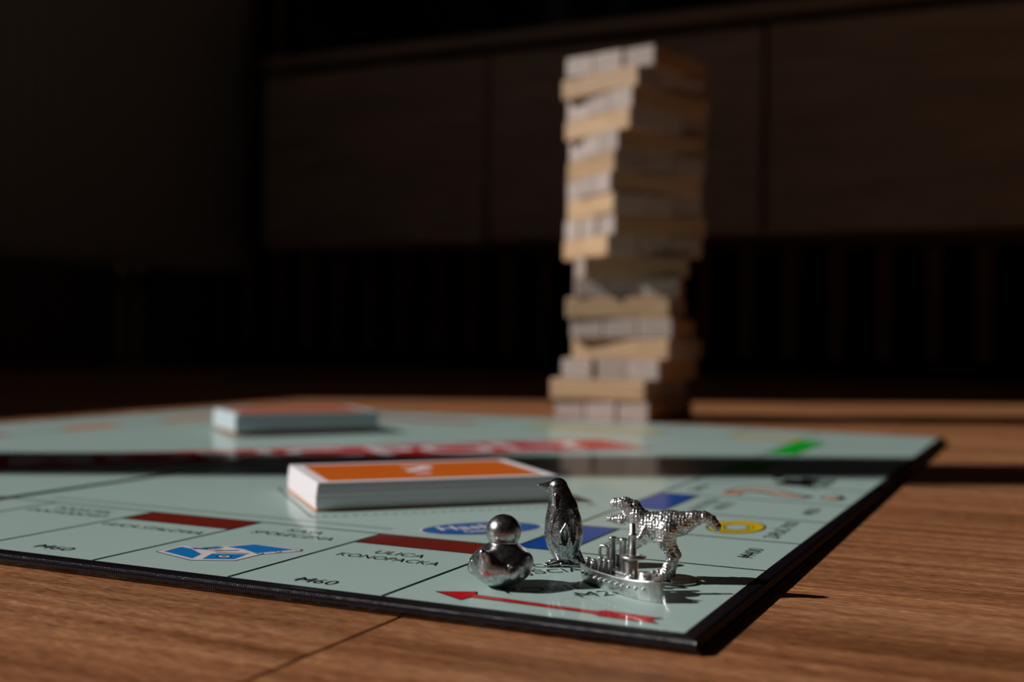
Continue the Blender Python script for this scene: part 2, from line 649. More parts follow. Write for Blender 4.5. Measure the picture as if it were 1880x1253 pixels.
def poly(name, pts, z, mat, parent):
    bm = bmesh.new()
    f = bm.faces.new([bm.verts.new((p[0], p[1], warp(*p) + z)) for p in pts])
    f.normal_update()
    if f.normal.z < 0:
        f.normal_flip()
    bmesh.ops.triangulate(bm, faces=[f])
    return link(name, bm_mesh(name, bm), mat, parent)


def thick(pts, w):
    """closed outline grown outwards by w about its centroid-facing normals"""
    n = len(pts)
    area = sum(pts[i][0] * pts[(i + 1) % n][1] - pts[(i + 1) % n][0] * pts[i][1] for i in range(n))
    sg = 1 if area > 0 else -1
    out = []
    for i in range(n):
        p0, p1, p2 = Vector(pts[i - 1]), Vector(pts[i]), Vector(pts[(i + 1) % n])
        d1, d2 = (p1 - p0).normalized(), (p2 - p1).normalized()
        n1, n2 = Vector((d1.y, -d1.x)) * sg, Vector((d2.y, -d2.x)) * sg
        b = (n1 + n2)
        b = b / max(b.length_squared / 2, .35)
        out.append(tuple(p1 + b * w))
    return out


# four folding panels: dark wrapped card with a printed sheet on top
G = .03
panels = {}
for pn, (xa, xb, ya, yb) in {
    'nr': (-HB + G, BRD, -BRD, HB), 'nl': (-BS - BRD, -HB - 4 * G, -BRD, HB),
    'fr': (-HB, BRD, HB, BS + BRD), 'fl': (-BS - BRD, -HB, HB, BS + BRD)}.items():
    vs, fs = [], []
    N_ = 14
    bxs = np.linspace(xa, xb, N_ + 1)
    bys = np.linspace(ya, yb, N_ + 1)
    # rounded outer edges: insert extra stations at the rim
    def stations(lo, hi, rlo, rhi):
        r = .05
        st = list(np.linspace(lo + (r if rlo else 0), hi - (r if rhi else 0), N_ + 1))
        dz = [0.0] * len(st)
        pre, post = [], []
        for a in (90, 60, 30):
            ar = math.radians(a)
            pre.append((lo + r - r * math.sin(ar), r - r * math.cos(ar)))
            post.append((hi - r + r * math.sin(ar), r - r * math.cos(ar)))
        if rlo:
            st = [p[0] for p in pre] + st
            dz = [p[1] for p in pre] + dz
        if rhi:
            st = st + [p[0] for p in reversed(post)]
            dz = dz + [p[1] for p in reversed(post)]
        return st, dz
    sx_, zx = stations(xa, xb, xa < -BS, xb > 0)
    sy_, zy = stations(ya, yb, ya < 0, yb > BS)
    nx, ny = len(sx_), len(sy_)
    for i in range(nx):
        for j in range(ny):
            vs.append((sx_[i], sy_[j], warp(sx_[i], sy_[j]) - max(zx[i], zy[j])))
    for i in range(nx - 1):
        for j in range(ny - 1):
            a = i * ny + j
            fs.append((a, a + ny, a + ny + 1, a + 1))
    rim = [i * ny for i in range(nx)] + [(nx - 1) * ny + j for j in range(1, ny)] + \
          [i * ny + ny - 1 for i in range(nx - 2, -1, -1)] + [j for j in range(ny - 2, 0, -1)]
    k0 = len(vs)
    for a in rim:
        x, yy, z = vs[a]
        vs.append((x, yy, warp(x, yy) - THK))
    L_ = len(rim)
    for a in range(L_):
        b = (a + 1) % L_
        fs.append((rim[b], rim[a], k0 + a, k0 + b))
    fs.append([k0 + a for a in reversed(range(L_))])
    o = link('panel', mesh_pd('panel', vs, fs), 'board_linen', board, True)
    panels[pn] = o
    bk = sheet('backing', xa - (.014 if xa < -BS else -.01), xb + (.014 if xb > 0 else -.01), ya + .02, yb + (.014 if yb > BS else -.01), -THK - .002, 'grey_board', o, 14, 14)
    m = bk.modifiers.new('thick', 'SOLIDIFY')
    m.thickness = .018 * I
    m.offset = -1
    pxa, pxb = max(xa, -BS), min(xb, 0)
    pya, pyb = max(ya, 0), min(yb, BS)
    sh = sheet('printed_sheet', pxa, pxb, pya, pyb, .002, 'print_mint', o, 14, 14)


def pan(x, y):
    return panels[('n' if y < HB else 'f') + ('r' if x > -HB else 'l')]


# space divider lines
LW = .034
lines = {'nr': [], 'nl': [], 'fr': [], 'fl': []}


def addline(x0, x1, y0, y1):
    for key, (xa, xb, ya, yb) in {'nr': (-HB + G, 0, 0, HB), 'nl': (-BS, -HB - G, 0, HB), 'fr': (-HB, 0, HB, BS), 'fl': (-BS, -HB, HB, BS)}.items():
        a, b, c, d = max(x0, xa), min(x1, xb), max(y0, ya), min(y1, yb)
        if b > a + 1e-4 and d > c + 1e-4:
            lines[key].append((a, b, c, d))


h = LW / 2
for e in (-CN, -BS + CN):
    addline(e - h, e + h, 0, BS)
for e in (CN, BS - CN):
    addline(-BS, 0, e - h, e + h)
for i in range(1, 9):
    q = CN + i * SP
    addline(-q - h, -q + h, 0, CN)
    addline(-q - h, -q + h, BS - CN, BS)
    addline(-CN, 0, q - h, q + h)
    addline(-BS, -BS + CN, q - h, q + h)
for i in (1, 9):
    q = CN + (i - 1) * SP
for kx, rl in lines.items():
    quadlist('printed_lines', rl, .005, 'print_black', panels[kx])

SD = .55                         # depth of a colour strip


def strip(side, i, mat):
    a, b = CN + (i - 1) * SP + h, CN + i * SP - h
    if side == 'bottom':
        r = (-b, -a, CN - SD, CN - h)
        e = (-b, -a, CN - SD - LW, CN - SD)
    elif side == 'right':
        r = (-CN + h, -CN + SD, a, b)
        e = (-CN + SD, -CN + SD + LW, a, b)
    elif side == 'top':
        r = (-BS + a, -BS + b, BS - CN + h, BS - CN + SD)
        e = (-BS + a, -BS + b, BS - CN + SD, BS - CN + SD + LW)
    else:
        r = (-BS + CN - SD, -BS + CN - h, BS - b, BS - a)
        e = (-BS + CN - SD - LW, -BS + CN - SD, BS - b, BS - a)
    p = pan((r[0] + r[1]) / 2, (r[2] + r[3]) / 2)
    o = sheet('colour_strip', *r, .004, mat, p, 4, 4)
    quadlist('strip_rule', [e], .005, 'print_black', p)
    return o


for i in (1, 3):
    strip('bottom', i, 'print_brown')
for i in (6, 8, 9):
    strip('bottom', i, 'print_lightblue')
for i in (1, 3, 4):
    strip('left', 10 - i, 'print_pink')
for i in (6, 8, 9):
    strip('left', 10 - i, 'print_orange')
for i in (1, 3, 4):
    strip('top', i, 'print_red')
for i in (6, 7, 9):
    strip('top', i, 'print_yellow')
for i in (1, 3):
    strip('right', i, 'print_darkblue')
for i in (5, 7, 8):
    strip('right', i + 1, 'print_green')


def text(s, x, y, cap, width, rot, mat='print_black', parent=None, name='lettering', align='C', z=.007, bold=-.008, money=False):
    cu = bpy.data.curves.new(name, 'FONT')
    cu.body = s
    cu.size = 1.0
    cu.resolution_u = 3
    cu.offset = bold
    ob = bpy.data.objects.new(name, cu)
    COL.objects.link(ob)
    bpy.context.view_layer.update()
    dg = bpy.context.evaluated_depsgraph_get()
    me = bpy.data.meshes.new_from_object(ob.evaluated_get(dg))
    bpy.data.objects.remove(ob, do_unlink=True)
    co = np.array([v.co[:] for v in me.vertices])
    if len(co) == 0:
        return None
    x0, x1 = co[:, 0].min(), co[:, 0].max()
    ch = .70
    sx = width / (x1 - x0)
    sy = cap / ch
    cr, sr = math.cos(rot), math.sin(rot)
    al = {'C': (x0 + x1) / 2, 'L': x0, 'R': x1}[align]
    for v in me.vertices:
        a, b = (v.co.x - al) * sx, v.co.y * sy
        px, py = x + a * cr - b * sr, y + a * sr + b * cr
        v.co = (px * I, py * I, (warp(px, py) + z) * I)
    me.name = name
    me.update()
    if money:            # two strokes across the M of the currency sign
        cw = width / len(s) * 1.25
        bm = bmesh.new()
        bm.from_mesh(me)
        for f in (.36, .56):
            q = []
            a0 = {'C': -width / 2, 'L': 0, 'R': -width}[align] - .03
            for a, b in ((a0, cap * f - .006), (a0 + cw + .03, cap * f - .006), (a0 + cw + .03, cap * f + .006), (a0, cap * f + .006)):
                px, py = x + a * cr - b * sr, y + a * sr + b * cr
                q.append(bm.verts.new((px * I, py * I, (warp(px, py) + z) * I)))
            bm.faces.new(q)
        bm.to_mesh(me)
        bm.free()
    me.materials.clear()
    return link(name, me, mat, parent if parent else pan(x, y))


# bottom row, read from the near-left side
c1 = -(CN + SP / 2)
text('ULICA', c1 - .01, 1.60, .16, .56, 0)
text('KONOPACKA', c1 + .01, 1.33, .16, 1.14, 0)
text('M60', c1, .14, .17, .40, 0, money=True)
c2 = c1 - SP
text('KASA', c2 + .02, 2.24, .16, .45, 0)
text('SPOŁECZNA', c2 + .03, 1.98, .16, 1.06, 0)
c3 = c2 - SP
text('ULICA STALOWA', c3 + .02, 1.60, .16, 1.42, 0)
text('M60', c3, .22, .17, .46, 0, money=True)
c4 = c3 - SP
text('PODATEK', c4, 2.22, .16, .90, 0)
text('DOCHODOWY', c4, 1.96, .16, 1.25, 0)
text('M200', c4, .40, .17, .6, 0, money=True)
# right column, read from the right side
R90 = PI / 2
d1 = CN + SP / 2
text('ALEJE', -1.72, d1, .16, .50, R90)
text('UJAZDOWSKIE', -1.46, d1, .16, 1.25, R90)
text('M400', -.26, d1 + .03, .17, .54, R90, money=True)
d2 = d1 + SP
text('DOMIAR', -1.72, d2, .16, .70, R90)
text('PODATKOWY', -1.46, d2, .16, 1.1, R90)
text('ZAPŁAĆ M100', -.29, d2 + .03, .17, 1.25, R90)
d3 = d2 + SP
text('PLAC TRZECH', -1.66, d3, .16, 1.1, R90)
text('KRZYŻY', -1.40, d3, .16, .72, R90)
text('M350', -.27, d3 + .05, .17, .54, R90, money=True)
d4 = d3 + SP
text('SZANSA', -2.20, d4, .17, .75, R90)
qa = text('?', -.22, d4, 1.62, .92, R90, 'print_black', name='question_mark', z=.006, bold=.012)
text('?', -.25, d4 - .0, 1.57, .84, R90, 'print_peach', name='question_mark', z=.0085)
poly('question_mark_tip', [(-1.86, d4 - .42), (-1.62, d4 - .44), (-1.60, d4 - .26), (-1.80, d4 - .24)], .010, 'print_orange', pan(-1, d4))
# railway: a small locomotive print
d5 = d4 + SP


def rpoly(pts, mat='print_black', z=.006, name='locomotive_print', cx=-1.0, cy=d5):
    return poly(name, [(cx - b, cy + a) for a, b in pts], z, mat, pan(cx, cy))


rpoly([(-.62, -.10), (.45, -.10), (.45, .55), (.62, .62), (.10, .62), (.10, .38), (-.22, .38), (-.22, .50), (-.34, .50), (-.34, .38), (-.62, .38)])
rpoly([(-.78, -.30), (-.62, -.10), (-.62, .02), (-.85, -.30)])
for a in (-.42, -.05, .32):
    rpoly([(a + .16 * math.cos(t * PI / 6), -.22 + .16 * math.sin(t * PI / 6)) for t in range(12)])
    rpoly([(a + .08 * math.cos(t * PI / 6), -.22 + .08 * math.sin(t * PI / 6)) for t in range(12)], 'print_mint', .0075)
rpoly([(.18, .18), (.38, .18), (.38, .48), (.18, .48)], 'print_mint', .0075)

# treasure chest print of the community chest space
chest = [(-5.65, .63), (-5.68, 1.02), (-5.37, 1.03), (-5.27, 1.18), (-5.10, 1.46), (-4.45, 1.41), (-4.42, 1.34), (-4.66, 1.0), (-4.68, .63), (-5.06, .45)]
PN = panels['nr']
poly('chest_outline', thick(chest, .012), .0045, 'print_black', PN)
poly('chest_outline', chest, .0055, 'print_white', PN)
for pts in ([(-5.60, .67), (-5.62, .95), (-5.45, .91), (-5.17, .73), (-5.10, .51)],
            [(-5.00, .54), (-5.10, .80), (-4.77, .94), (-4.72, .67)],
            [(-5.21, 1.17), (-5.06, 1.42), (-4.50, 1.37), (-4.73, 1.02), (-4.97, 1.14)],
            [(-5.55, .975), (-5.40, .985), (-5.29, 1.14), (-5.20, 1.12), (-5.27, .93), (-5.42, .93)]):
    poly('chest_side', pts, .0065, 'print_sky', PN)
for px, py in ((-4.47, 1.375), (-4.58, 1.19), (-4.68, 1.03)):
    poly('chest_stud', [(px + .036 * math.cos(t * PI / 5), py + .036 * math.sin(t * PI / 5)) for t in range(10)], .0070, 'print_black', PN)
    poly('chest_stud', [(px + .024 * math.cos(t * PI / 5), py + .024 * math.sin(t * PI / 5)) for t in range(10)], .0080, 'print_white', PN)
for rr, mt, zz in ((.085, 'print_black', .0075), (.065, 'print_white', .0085), (.03, 'print_black', .0095)):
    poly('chest_lock', [(-4.89 + rr * math.cos(t * PI / 6), .73 + rr * .7 * math.sin(t * PI / 6)) for t in range(12)], zz, mt, PN)
poly('chest_contents', [(-5.30, .98), (-5.18, 1.05), (-5.12, .98), (-5.22, .90)], .0075, 'print_peach', PN)
for sg in ([(-5.44, .93), (-5.30, 1.03), (-5.28, 1.00), (-5.42, .90)], [(-5.18, .93), (-4.98, 1.07), (-4.96, 1.05), (-5.16, .91)],
           [(-5.10, .86), (-4.78, .985), (-4.78, .965), (-5.09, .845)]):
    poly('chest_outline', sg, .0085, 'print_black', PN)

# ring of the luxury tax space
def ell(cx, cy, a, b, th, n=40):
    return [(cx + a * math.cos(t) * math.cos(th) - b * math.sin(t) * math.sin(th), cy + a * math.cos(t) * math.sin(th) + b * math.sin(t) * math.cos(th)) for t in [2 * PI * q / n for q in range(n)]]


rc = (-.90, d2 - .02)
for a, b, dx, dy, mt, zz in ((.335, .50, 0, 0, 'print_black', .0045), (.310, .475, 0, 0, 'print_yellow', .0055), (.215, .33, .00, -.06, 'print_black', .0065),
                             (.195, .305, .010, -.06, 'print_yellow', .0075), (.145, .225, .016, -.05, 'print_black', .0085), (.125, .20, .020, -.05, 'print_mint', .0095)):
    poly('ring_print', ell(rc[0] + dx, rc[1] + dy, a, b, 0), zz, mt, PN)

# red arrow on the corner space
arr = [(-2.29, .36), (-2.00, .50), (-1.95, .40), (-.83, .325), (-.76, .385), (-.30, .345), (-.36, .27), (-.28, .18), (-.74, .20), (-.83, .255), (-1.95, .315), (-1.98, .19)]
poly('arrow_print', thick(arr, .016), .0045, 'print_black', PN)
poly('arrow_print', arr, .0055, 'print_red', PN)
# corner space wording, set on the diagonal
D45 = PI / 4


def diag(s, q, p, cap, width, money=False):
    x, y = (q + p) * .7071, (q - p) * .7071
    text(s, x, y, cap, width, D45, money=money)


diag('PODCZAS', -.16, -2.60, .17, .86)
diag('PRZEJŚCIA', -.33, -2.33, .17, 1.06)
diag('POBIERZ', -.24, -1.63, .19, 1.16)
diag('M200', .02, -1.31, .19, .58, True)

# blue oval maker's mark in the middle field
oc = (-3.45, 3.50)
OT = math.radians(47)
poly('oval_mark', ell(*oc, .74, .44, OT), .0045, 'print_white', PN)
poly('oval_mark', ell(*oc, .71, .41, OT), .0055, 'print_oval', PN)
text('Hasbro', oc[0] + .01, oc[1] - .01, .25, .98, OT, 'print_white', PN, 'mark_lettering', bold=.02)
text('Gaming', oc[0] + .175, oc[1] - .165, .15, .56, OT, 'print_white', PN, 'mark_lettering', bold=.015)

# dashed outline of the card place
dashes = []
cpos = Vector((-5.25, 5.50))
cd_ = Vector((math.cos(D45), math.sin(D45)))
cn_ = Vector((-cd_.y, cd_.x))
dl = []
HLc, HWc = 1.86, 1.36
for sgn in (-1, 1):
    for q in range(30):
        a0 = -HLc + q * (2 * HLc / 30)
        dl.append((cpos + cd_ * a0 + cn_ * (sgn * HWc), cd_))
    for q in range(22):
        a0 = -HWc + q * (2 * HWc / 22)
        dl.append((cpos + cn_ * a0 + cd_ * (sgn * HLc), cn_))
vs, fs = [], []
for p, d in dl:
    nn = Vector((-d.y, d.x))
    k0 = len(vs)
    for a, b in ((0, -.018), (.07, -.018), (.07, .018), (0, .018)):
        q = p + d * a + nn * b
        vs.append((q.x, q.y, .0055))
    fs.append((k0, k0 + 1, k0 + 2, k0 + 3))
link('card_place_dashes', mesh_pd('card_place_dashes', vs, fs), 'print_black', PN)
# hairline rules just inside the middle field
quadlist('hairline', [(-HB + .4, -4.3, CN + .28, CN + .29), (-HB + .4, -4.3, CN + .36, CN + .37)], .005, 'print_black', PN)

# central red banner with the game's name, on the diagonal across the folds
BA = math.radians(49)
BC = (-HB + .25, HB - .25)


def banner(name, a, b, z, mat, half):
    rows = []
    n = 40
    vs, fs = [], []
    for i in range(n + 1):
        q = -a + 2 * a * i / n
        for sgn in (-1, 1):
            x, y = BC[0] + q * math.cos(BA) + sgn * b * math.sin(BA), BC[1] + q * math.sin(BA) - sgn * b * math.cos(BA)
            vs.append((x, y, warp(x, y) + z))
    for i in range(n):
        fs.append((2 * i, 2 * i + 1, 2 * i + 3, 2 * i + 2))
    return link(name, mesh_pd(name, vs, fs), mat, board)


banner('banner_print', 6.25, 1.12, .012, 'print_black', 0)
banner('banner_print', 6.2, 1.07, .014, 'print_white', 0)
banner('banner_print', 6.1, .96, .016, 'print_red', 0)
text('MONOPOLY', BC[0] + .68 * math.sin(BA), BC[1] - .68 * math.cos(BA), 1.36, 11.0, BA, 'print_white', board, 'banner_lettering', z=.020, bold=.02)

# ------------------------------------------------------------------ card decks
def deck(loc, th, L, W, H, n, topmat, label, qm, seed, paper='card_paper'):
    random.seed(seed)
    d = empty('card_deck', (loc[0], loc[1], BT + loc[2]), math.radians(th))
    tag(d, label, 'card deck')
    t = H / n
    for i in range(n):
        f = i / (n - 1)
        bow = .05 * math.sin(f * PI) - .06 * f
        jx, jy = random.uniform(-.003, .003), random.uniform(-.003, .003)
        mt = 'card_edge_orange' if i == 0 else paper
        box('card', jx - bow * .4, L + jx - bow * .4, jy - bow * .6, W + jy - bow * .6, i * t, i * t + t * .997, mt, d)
    bow = -.06
    x0, x1, y0, y1 = -bow * .4, L - bow * .4, -bow * .6, W - bow * .6
    z = H + .001
    me = mesh_pd('card_print', [(x0 + .16, y0 + .14, z), (x1 - .16, y0 + .14, z), (x1 - .16, y1 - .14, z), (x0 + .16, y1 - .14, z)], [(0, 1, 2, 3)])
    link('card_print', me, topmat, d)
    if qm:
        cu = bpy.data.curves.new('q', 'FONT')
        cu.body = '?'
        cu.offset = -.012
        ob = bpy.data.objects.new('q', cu)
        COL.objects.link(ob)
        bpy.context.view_layer.update()
        me = bpy.data.meshes.new_from_object(ob.evaluated_get(bpy.context.evaluated_depsgraph_get()))
        bpy.data.objects.remove(ob, do_unlink=True)
        co = np.array([v.co[:] for v in me.vertices])
        mx_, mn = co.max(0), co.min(0)
        for v in me.vertices:
            a = ((v.co.x - mn[0]) / (mx_[0] - mn[0]) - .5) * .52
            b = ((v.co.y - mn[1]) / (mx_[1] - mn[1]) - .5) * .95
            v.co = (((x0 + x1) / 2 + a) * I, ((y0 + y1) / 2 + b) * I, (z + .003) * I)
        me.materials.clear()
        link('question_mark', me, 'card_paper', d)
    return d


deck((-5.80, 3.60, .012), 45.5, 3.22, 2.10, .345, 16, 'card_orange', 'near stack of white cards with an orange question-mark back on top', True, 1)
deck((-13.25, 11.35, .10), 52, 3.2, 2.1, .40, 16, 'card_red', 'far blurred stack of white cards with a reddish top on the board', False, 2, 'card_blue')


# ------------------------------------------------------------------ pewter tokens: distance fields polygonised with surface nets
def nets(fn, lo, hi, hh):
    lo, hi = np.array(lo, float), np.array(hi, float)
    dims = np.ceil((hi - lo) / hh).astype(int) + 1
    ax = [lo[i] + hh * np.arange(dims[i]) for i in range(3)]
    X, Y, Z = np.meshgrid(*ax, indexing='ij')
    f = fn(X, Y, Z)
    s = f < 0
    c = [(a, b, d) for a in (0, 1) for b in (0, 1) for d in (0, 1)]
    n1 = [d - 1 for d in dims]
    sl = lambda q: tuple(slice(q[i], q[i] + n1[i]) for i in range(3))
    cnt = np.zeros(n1, int)
    for q in c:
        cnt += s[sl(q)]
    mask = (cnt > 0) & (cnt < 8)
    idx = -np.ones(n1, int)
    ijk = np.argwhere(mask)
    idx[mask] = np.arange(len(ijk))
    acc = np.zeros((len(ijk), 3))
    num = np.zeros(len(ijk))
    for q in c:
        for axn in range(3):
            if q[axn]:
                continue
            r = list(q)
            r[axn] = 1
            fa = f[sl(q)][mask]
            fb = f[sl(r)][mask]
            cr = (fa < 0) != (fb < 0)
            t = np.where(cr, fa / np.where(cr, fa - fb, 1), 0)
            p = np.array(q, float)[None, :].repeat(len(ijk), 0)
            p[:, axn] = t
            acc += p * cr[:, None]
            num += cr
    V = lo + hh * (ijk + acc / num[:, None])
    F = []
    for axn in range(3):
        a1, a2 = (axn + 1) % 3, (axn + 2) % 3
        A = [slice(None)] * 3
        B = [slice(None)] * 3
        A[axn] = slice(0, -1)
        B[axn] = slice(1, None)
        sa, sb = s[tuple(A)], s[tuple(B)]
        e = np.argwhere(sa != sb)
        e = e[(e[:, a1] > 0) & (e[:, a2] > 0) & (e[:, a1] < dims[a1] - 1) & (e[:, a2] < dims[a2] - 1)]
        d1 = np.zeros(3, int)
        d1[a1] = 1
        d2 = np.zeros(3, int)
        d2[a2] = 1
        g = lambda k: idx[k[:, 0], k[:, 1], k[:, 2]]
        quad = np.stack([g(e - d1 - d2), g(e - d2), g(e), g(e - d1)], 1)
        flip = ~sa[e[:, 0], e[:, 1], e[:, 2]]
        quad[flip] = quad[flip][:, ::-1]
        F.append(quad)
    return V, np.concatenate(F)


def smin(a, b, k):
    hq = np.clip(.5 + .5 * (b - a) / k, 0, 1)
    return b + (a - b) * hq - k * hq * (1 - hq)


def cone(X, Y, Z, a, b, ra, rb, sy=1.0):
    a, b = np.array(a, float), np.array(b, float)
    d = b - a
    L2 = d @ d + 1e-12
    t = np.clip(((X - a[0]) * d[0] + (Y - a[1]) * d[1] + (Z - a[2]) * d[2]) / L2, 0, 1)
    return np.sqrt((X - a[0] - t * d[0]) ** 2 + ((Y - a[1] - t * d[1]) / sy) ** 2 + (Z - a[2] - t * d[2]) ** 2) - (ra + (rb - ra) * t)


def ellip(X, Y, Z, c, r, ry=0.0):
    cx, sn = math.cos(ry), math.sin(ry)
    x, y, z = X - c[0], Y - c[1], Z - c[2]
    x, z = x * cx + z * sn, -x * sn + z * cx
    k0 = np.sqrt((x / r[0]) ** 2 + (y / r[1]) ** 2 + (z / r[2]) ** 2)
    k1 = np.sqrt((x / r[0] ** 2) ** 2 + (y / r[1] ** 2) ** 2 + (z / r[2] ** 2) ** 2) + 1e-9
    return k0 * (k0 - 1) / k1


def chain(X, Y, Z, pts, k=.03, sy=1.0):
    d = None
    for (p, ra), (q, rb) in zip(pts, pts[1:]):
        e = cone(X, Y, Z, p, q, ra, rb, sy)
        d = e if d is None else smin(d, e, k)
    return d


def field_mesh(name, fn, lo, hi, hh, mat, parent):
    V, F = nets(fn, lo, hi, hh)
    me = bpy.data.meshes.new(name)
    me.from_pydata((V * I).tolist(), [], F.tolist())
    me.update()
    me.polygons.foreach_set('use_smooth', [True] * len(me.polygons))
    return link(name, me, mat, parent)


# --- penguin (x = viewer's right, y = away, z = up)
PENG = [(-.060, .748, .094), (-.034, .655, .104), (-.014, .545, .142), (-.006, .42, .170), (0, .30, .182), (.004, .20, .156), (.012, .12, .108), (.018, .055, .072)]


def peng_r(z):
    zs = [p[1] for p in PENG][::-1]
    return np.interp(z, zs, [p[2] for p in PENG][::-1]), np.interp(z, zs, [p[0] for p in PENG][::-1])


def on_body(x, z, out=.0, side=-1):
    r, cx = peng_r(z)
    return (x, side * (math.sqrt(max(r * r - (x - cx) ** 2, .0004)) + out), z)


def peng(X, Y, Z):
    d = chain(X, Y, Z, [((p[0], 0, p[1]), p[2]) for p in PENG], .03)
    for side in (-1, 1):
        for pl in ([(-.085, .68), (-.080, .56), (-.112, .43), (-.130, .33), (-.108, .235), (-.07, .19), (-.06, .11)],
                   [(.060, .56), (.092, .50), (.112, .40), (.105, .26), (.08, .20)],
                   [(.015, .42), (-.03, .34), (-.055, .23)], [(.035, .40), (.045, .30), (.030, .22)], [(-.055, .225), (.035, .215)]):
            for a, b in zip(pl, pl[1:]):
                d = smin(d, cone(X, Y, Z, on_body(*a, .008, side), on_body(*b, .008, side), .016, .014), .008)
        # hollow between flipper and body
        d = -smin(-d, ellip(X, Y, Z, on_body(.0, .30, .012, side), (.034, .045, .085)), .008)
        d = -smin(-d, ellip(X, Y, Z, on_body(.082, .36, .014, side), (.020, .045, .13)), .008)
    d = np.maximum(d, .0 - Z)
    # tail
    tail = chain(X, Y, Z, [((.03, -.055, .12), .05), ((.10, -.07, .07), .035), ((.195, -.085, .016), .016)], .02)
    tail = np.minimum(tail, cone(X, Y, Z, (-.02, -.09, .025), (.195, -.09, .016), .022, .016))
    tail = np.minimum(tail, cone(X, Y, Z, (.13, -.02, .14), (.20, -.06, .018), .03, .018))
    d = smin(d, tail, .016)
    return np.maximum(d, -Z)


def peng_beak(X, Y, Z):
    d = cone(X, Y, Z, (-.11, 0, .760), (-.245, -.012, .768), .050, .013)
    return smin(d, cone(X, Y, Z, (-.10, 0, .705), (-.225, -.010, .757), .044, .010), .012)


def peng_foot(s_):
    def f(X, Y, Z):
        d = None
        for t in (-.028, 0, .028):
            e = cone(X, Y, Z, (0, s_ * .055, .040), (-.178 + abs(t) * .6 + (.05 if s_ > 0 else 0), s_ * .078 + t, .018), .036, .016)
            d = e if d is None else smin(d, e, .012)
        return np.maximum(d, -Z)
    return f


pt = empty('penguin_token', (-1.790, 1.945, BT + .006), PSI)
tag(pt, 'dark pewter penguin playing piece standing upright with beak to the left', 'token', 'pewter playing pieces')
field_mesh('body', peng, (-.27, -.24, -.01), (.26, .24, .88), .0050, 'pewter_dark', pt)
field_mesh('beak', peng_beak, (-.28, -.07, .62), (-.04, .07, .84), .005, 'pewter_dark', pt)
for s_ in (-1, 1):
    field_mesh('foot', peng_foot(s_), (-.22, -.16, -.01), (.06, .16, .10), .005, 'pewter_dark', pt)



# --- rubber duck (x = heading)
def duck(X, Y, Z):
    d = ellip(X, Y, Z, (0, 0, .198), (.290, .265, .200))
    d = smin(d, cone(X, Y, Z, (-.20, 0, .25), (-.315, 0, .345), .085, .030), .05)
    d = smin(d, cone(X, Y, Z, (.02, 0, .30), (.02, 0, .40), .130, .095), .05)
    for s_ in (-1, 1):
        d = smin(d, ellip(X, Y, Z, (-.03, s_ * .200, .200), (.19, .075, .105), .25), .03)
        for q in range(3):
            d = smin(d, cone(X, Y, Z, (-.08, s_ * .255, .215 - .040 * q), (-.205 + .03 * q, s_ * .205, .235 - .050 * q), .022, .012), .012)
    d = smin(d, ellip(X, Y, Z, (.018, 0, .480), (.157, .153, .152)), .022)
    return np.maximum(d, .004 - Z)


def duck_beak(X, Y, Z):
    return smin(ellip(X, Y, Z, (.185, 0, .475), (.080, .075, .024)), ellip(X, Y, Z, (.17, 0, .445), (.066, .062, .020)), .008)


dk = empty('duck_token', (-1.905, .82, BT + .003), PSI + math.radians(58))
tag(dk, 'polished pewter rubber duck playing piece, nearest the red arrow', 'token', 'pewter playing pieces')
field_mesh('body', duck, (-.37, -.31, -.01), (.31, .31, .68), .0068, 'pewter_polished', dk)
field_mesh('beak', duck_beak, (.08, -.1, .40), (.29, .1, .52), .005, 'pewter_polished', dk)
bm = bmesh.new()
for s_ in (-1, 1):
    bmesh.ops.create_icosphere(bm, subdivisions=2, radius=.017, matrix=Matrix.Translation((.130, s_ * .085, .530)))
link('eye', bm_mesh('eye', bm), 'pewter_polished', dk, True)


# --- tyrannosaur (x = viewer's right, nose to the left)
def tp(cx, cy, y=0.0):
    return ((cx - 960) * .000950, y, (1010 - cy) * .000838)


def q_(r):
    return r * .000903


def scales(X, Y, Z, d, amp, cs):
    """rounded scale bumps: distance to jittered cell points, only near the surface"""
    m = np.abs(d) < .03
    P = np.stack([X[m], Y[m], Z[m]], 1) / cs
    base = np.floor(P).astype(int)
    best = np.full(len(P), 9.0)
    for a in (-1, 0, 1):
        for b in (-1, 0, 1):
            for c in (-1, 0, 1):
                q = base + np.array((a, b, c))
                hsh = (q[:, 0] * 73856093) ^ (q[:, 1] * 19349663) ^ (q[:, 2] * 83492791)
                jit = np.stack([((hsh * kq) % 9973) / 9973.0 for kq in (31, 57, 101)], 1)
                dd = ((q + .25 + .5 * jit - P) ** 2).sum(1)
                best = np.minimum(best, dd)
    out = d.copy()
    out[m] += amp * (np.minimum(np.sqrt(best), .9) - .5)
    return out


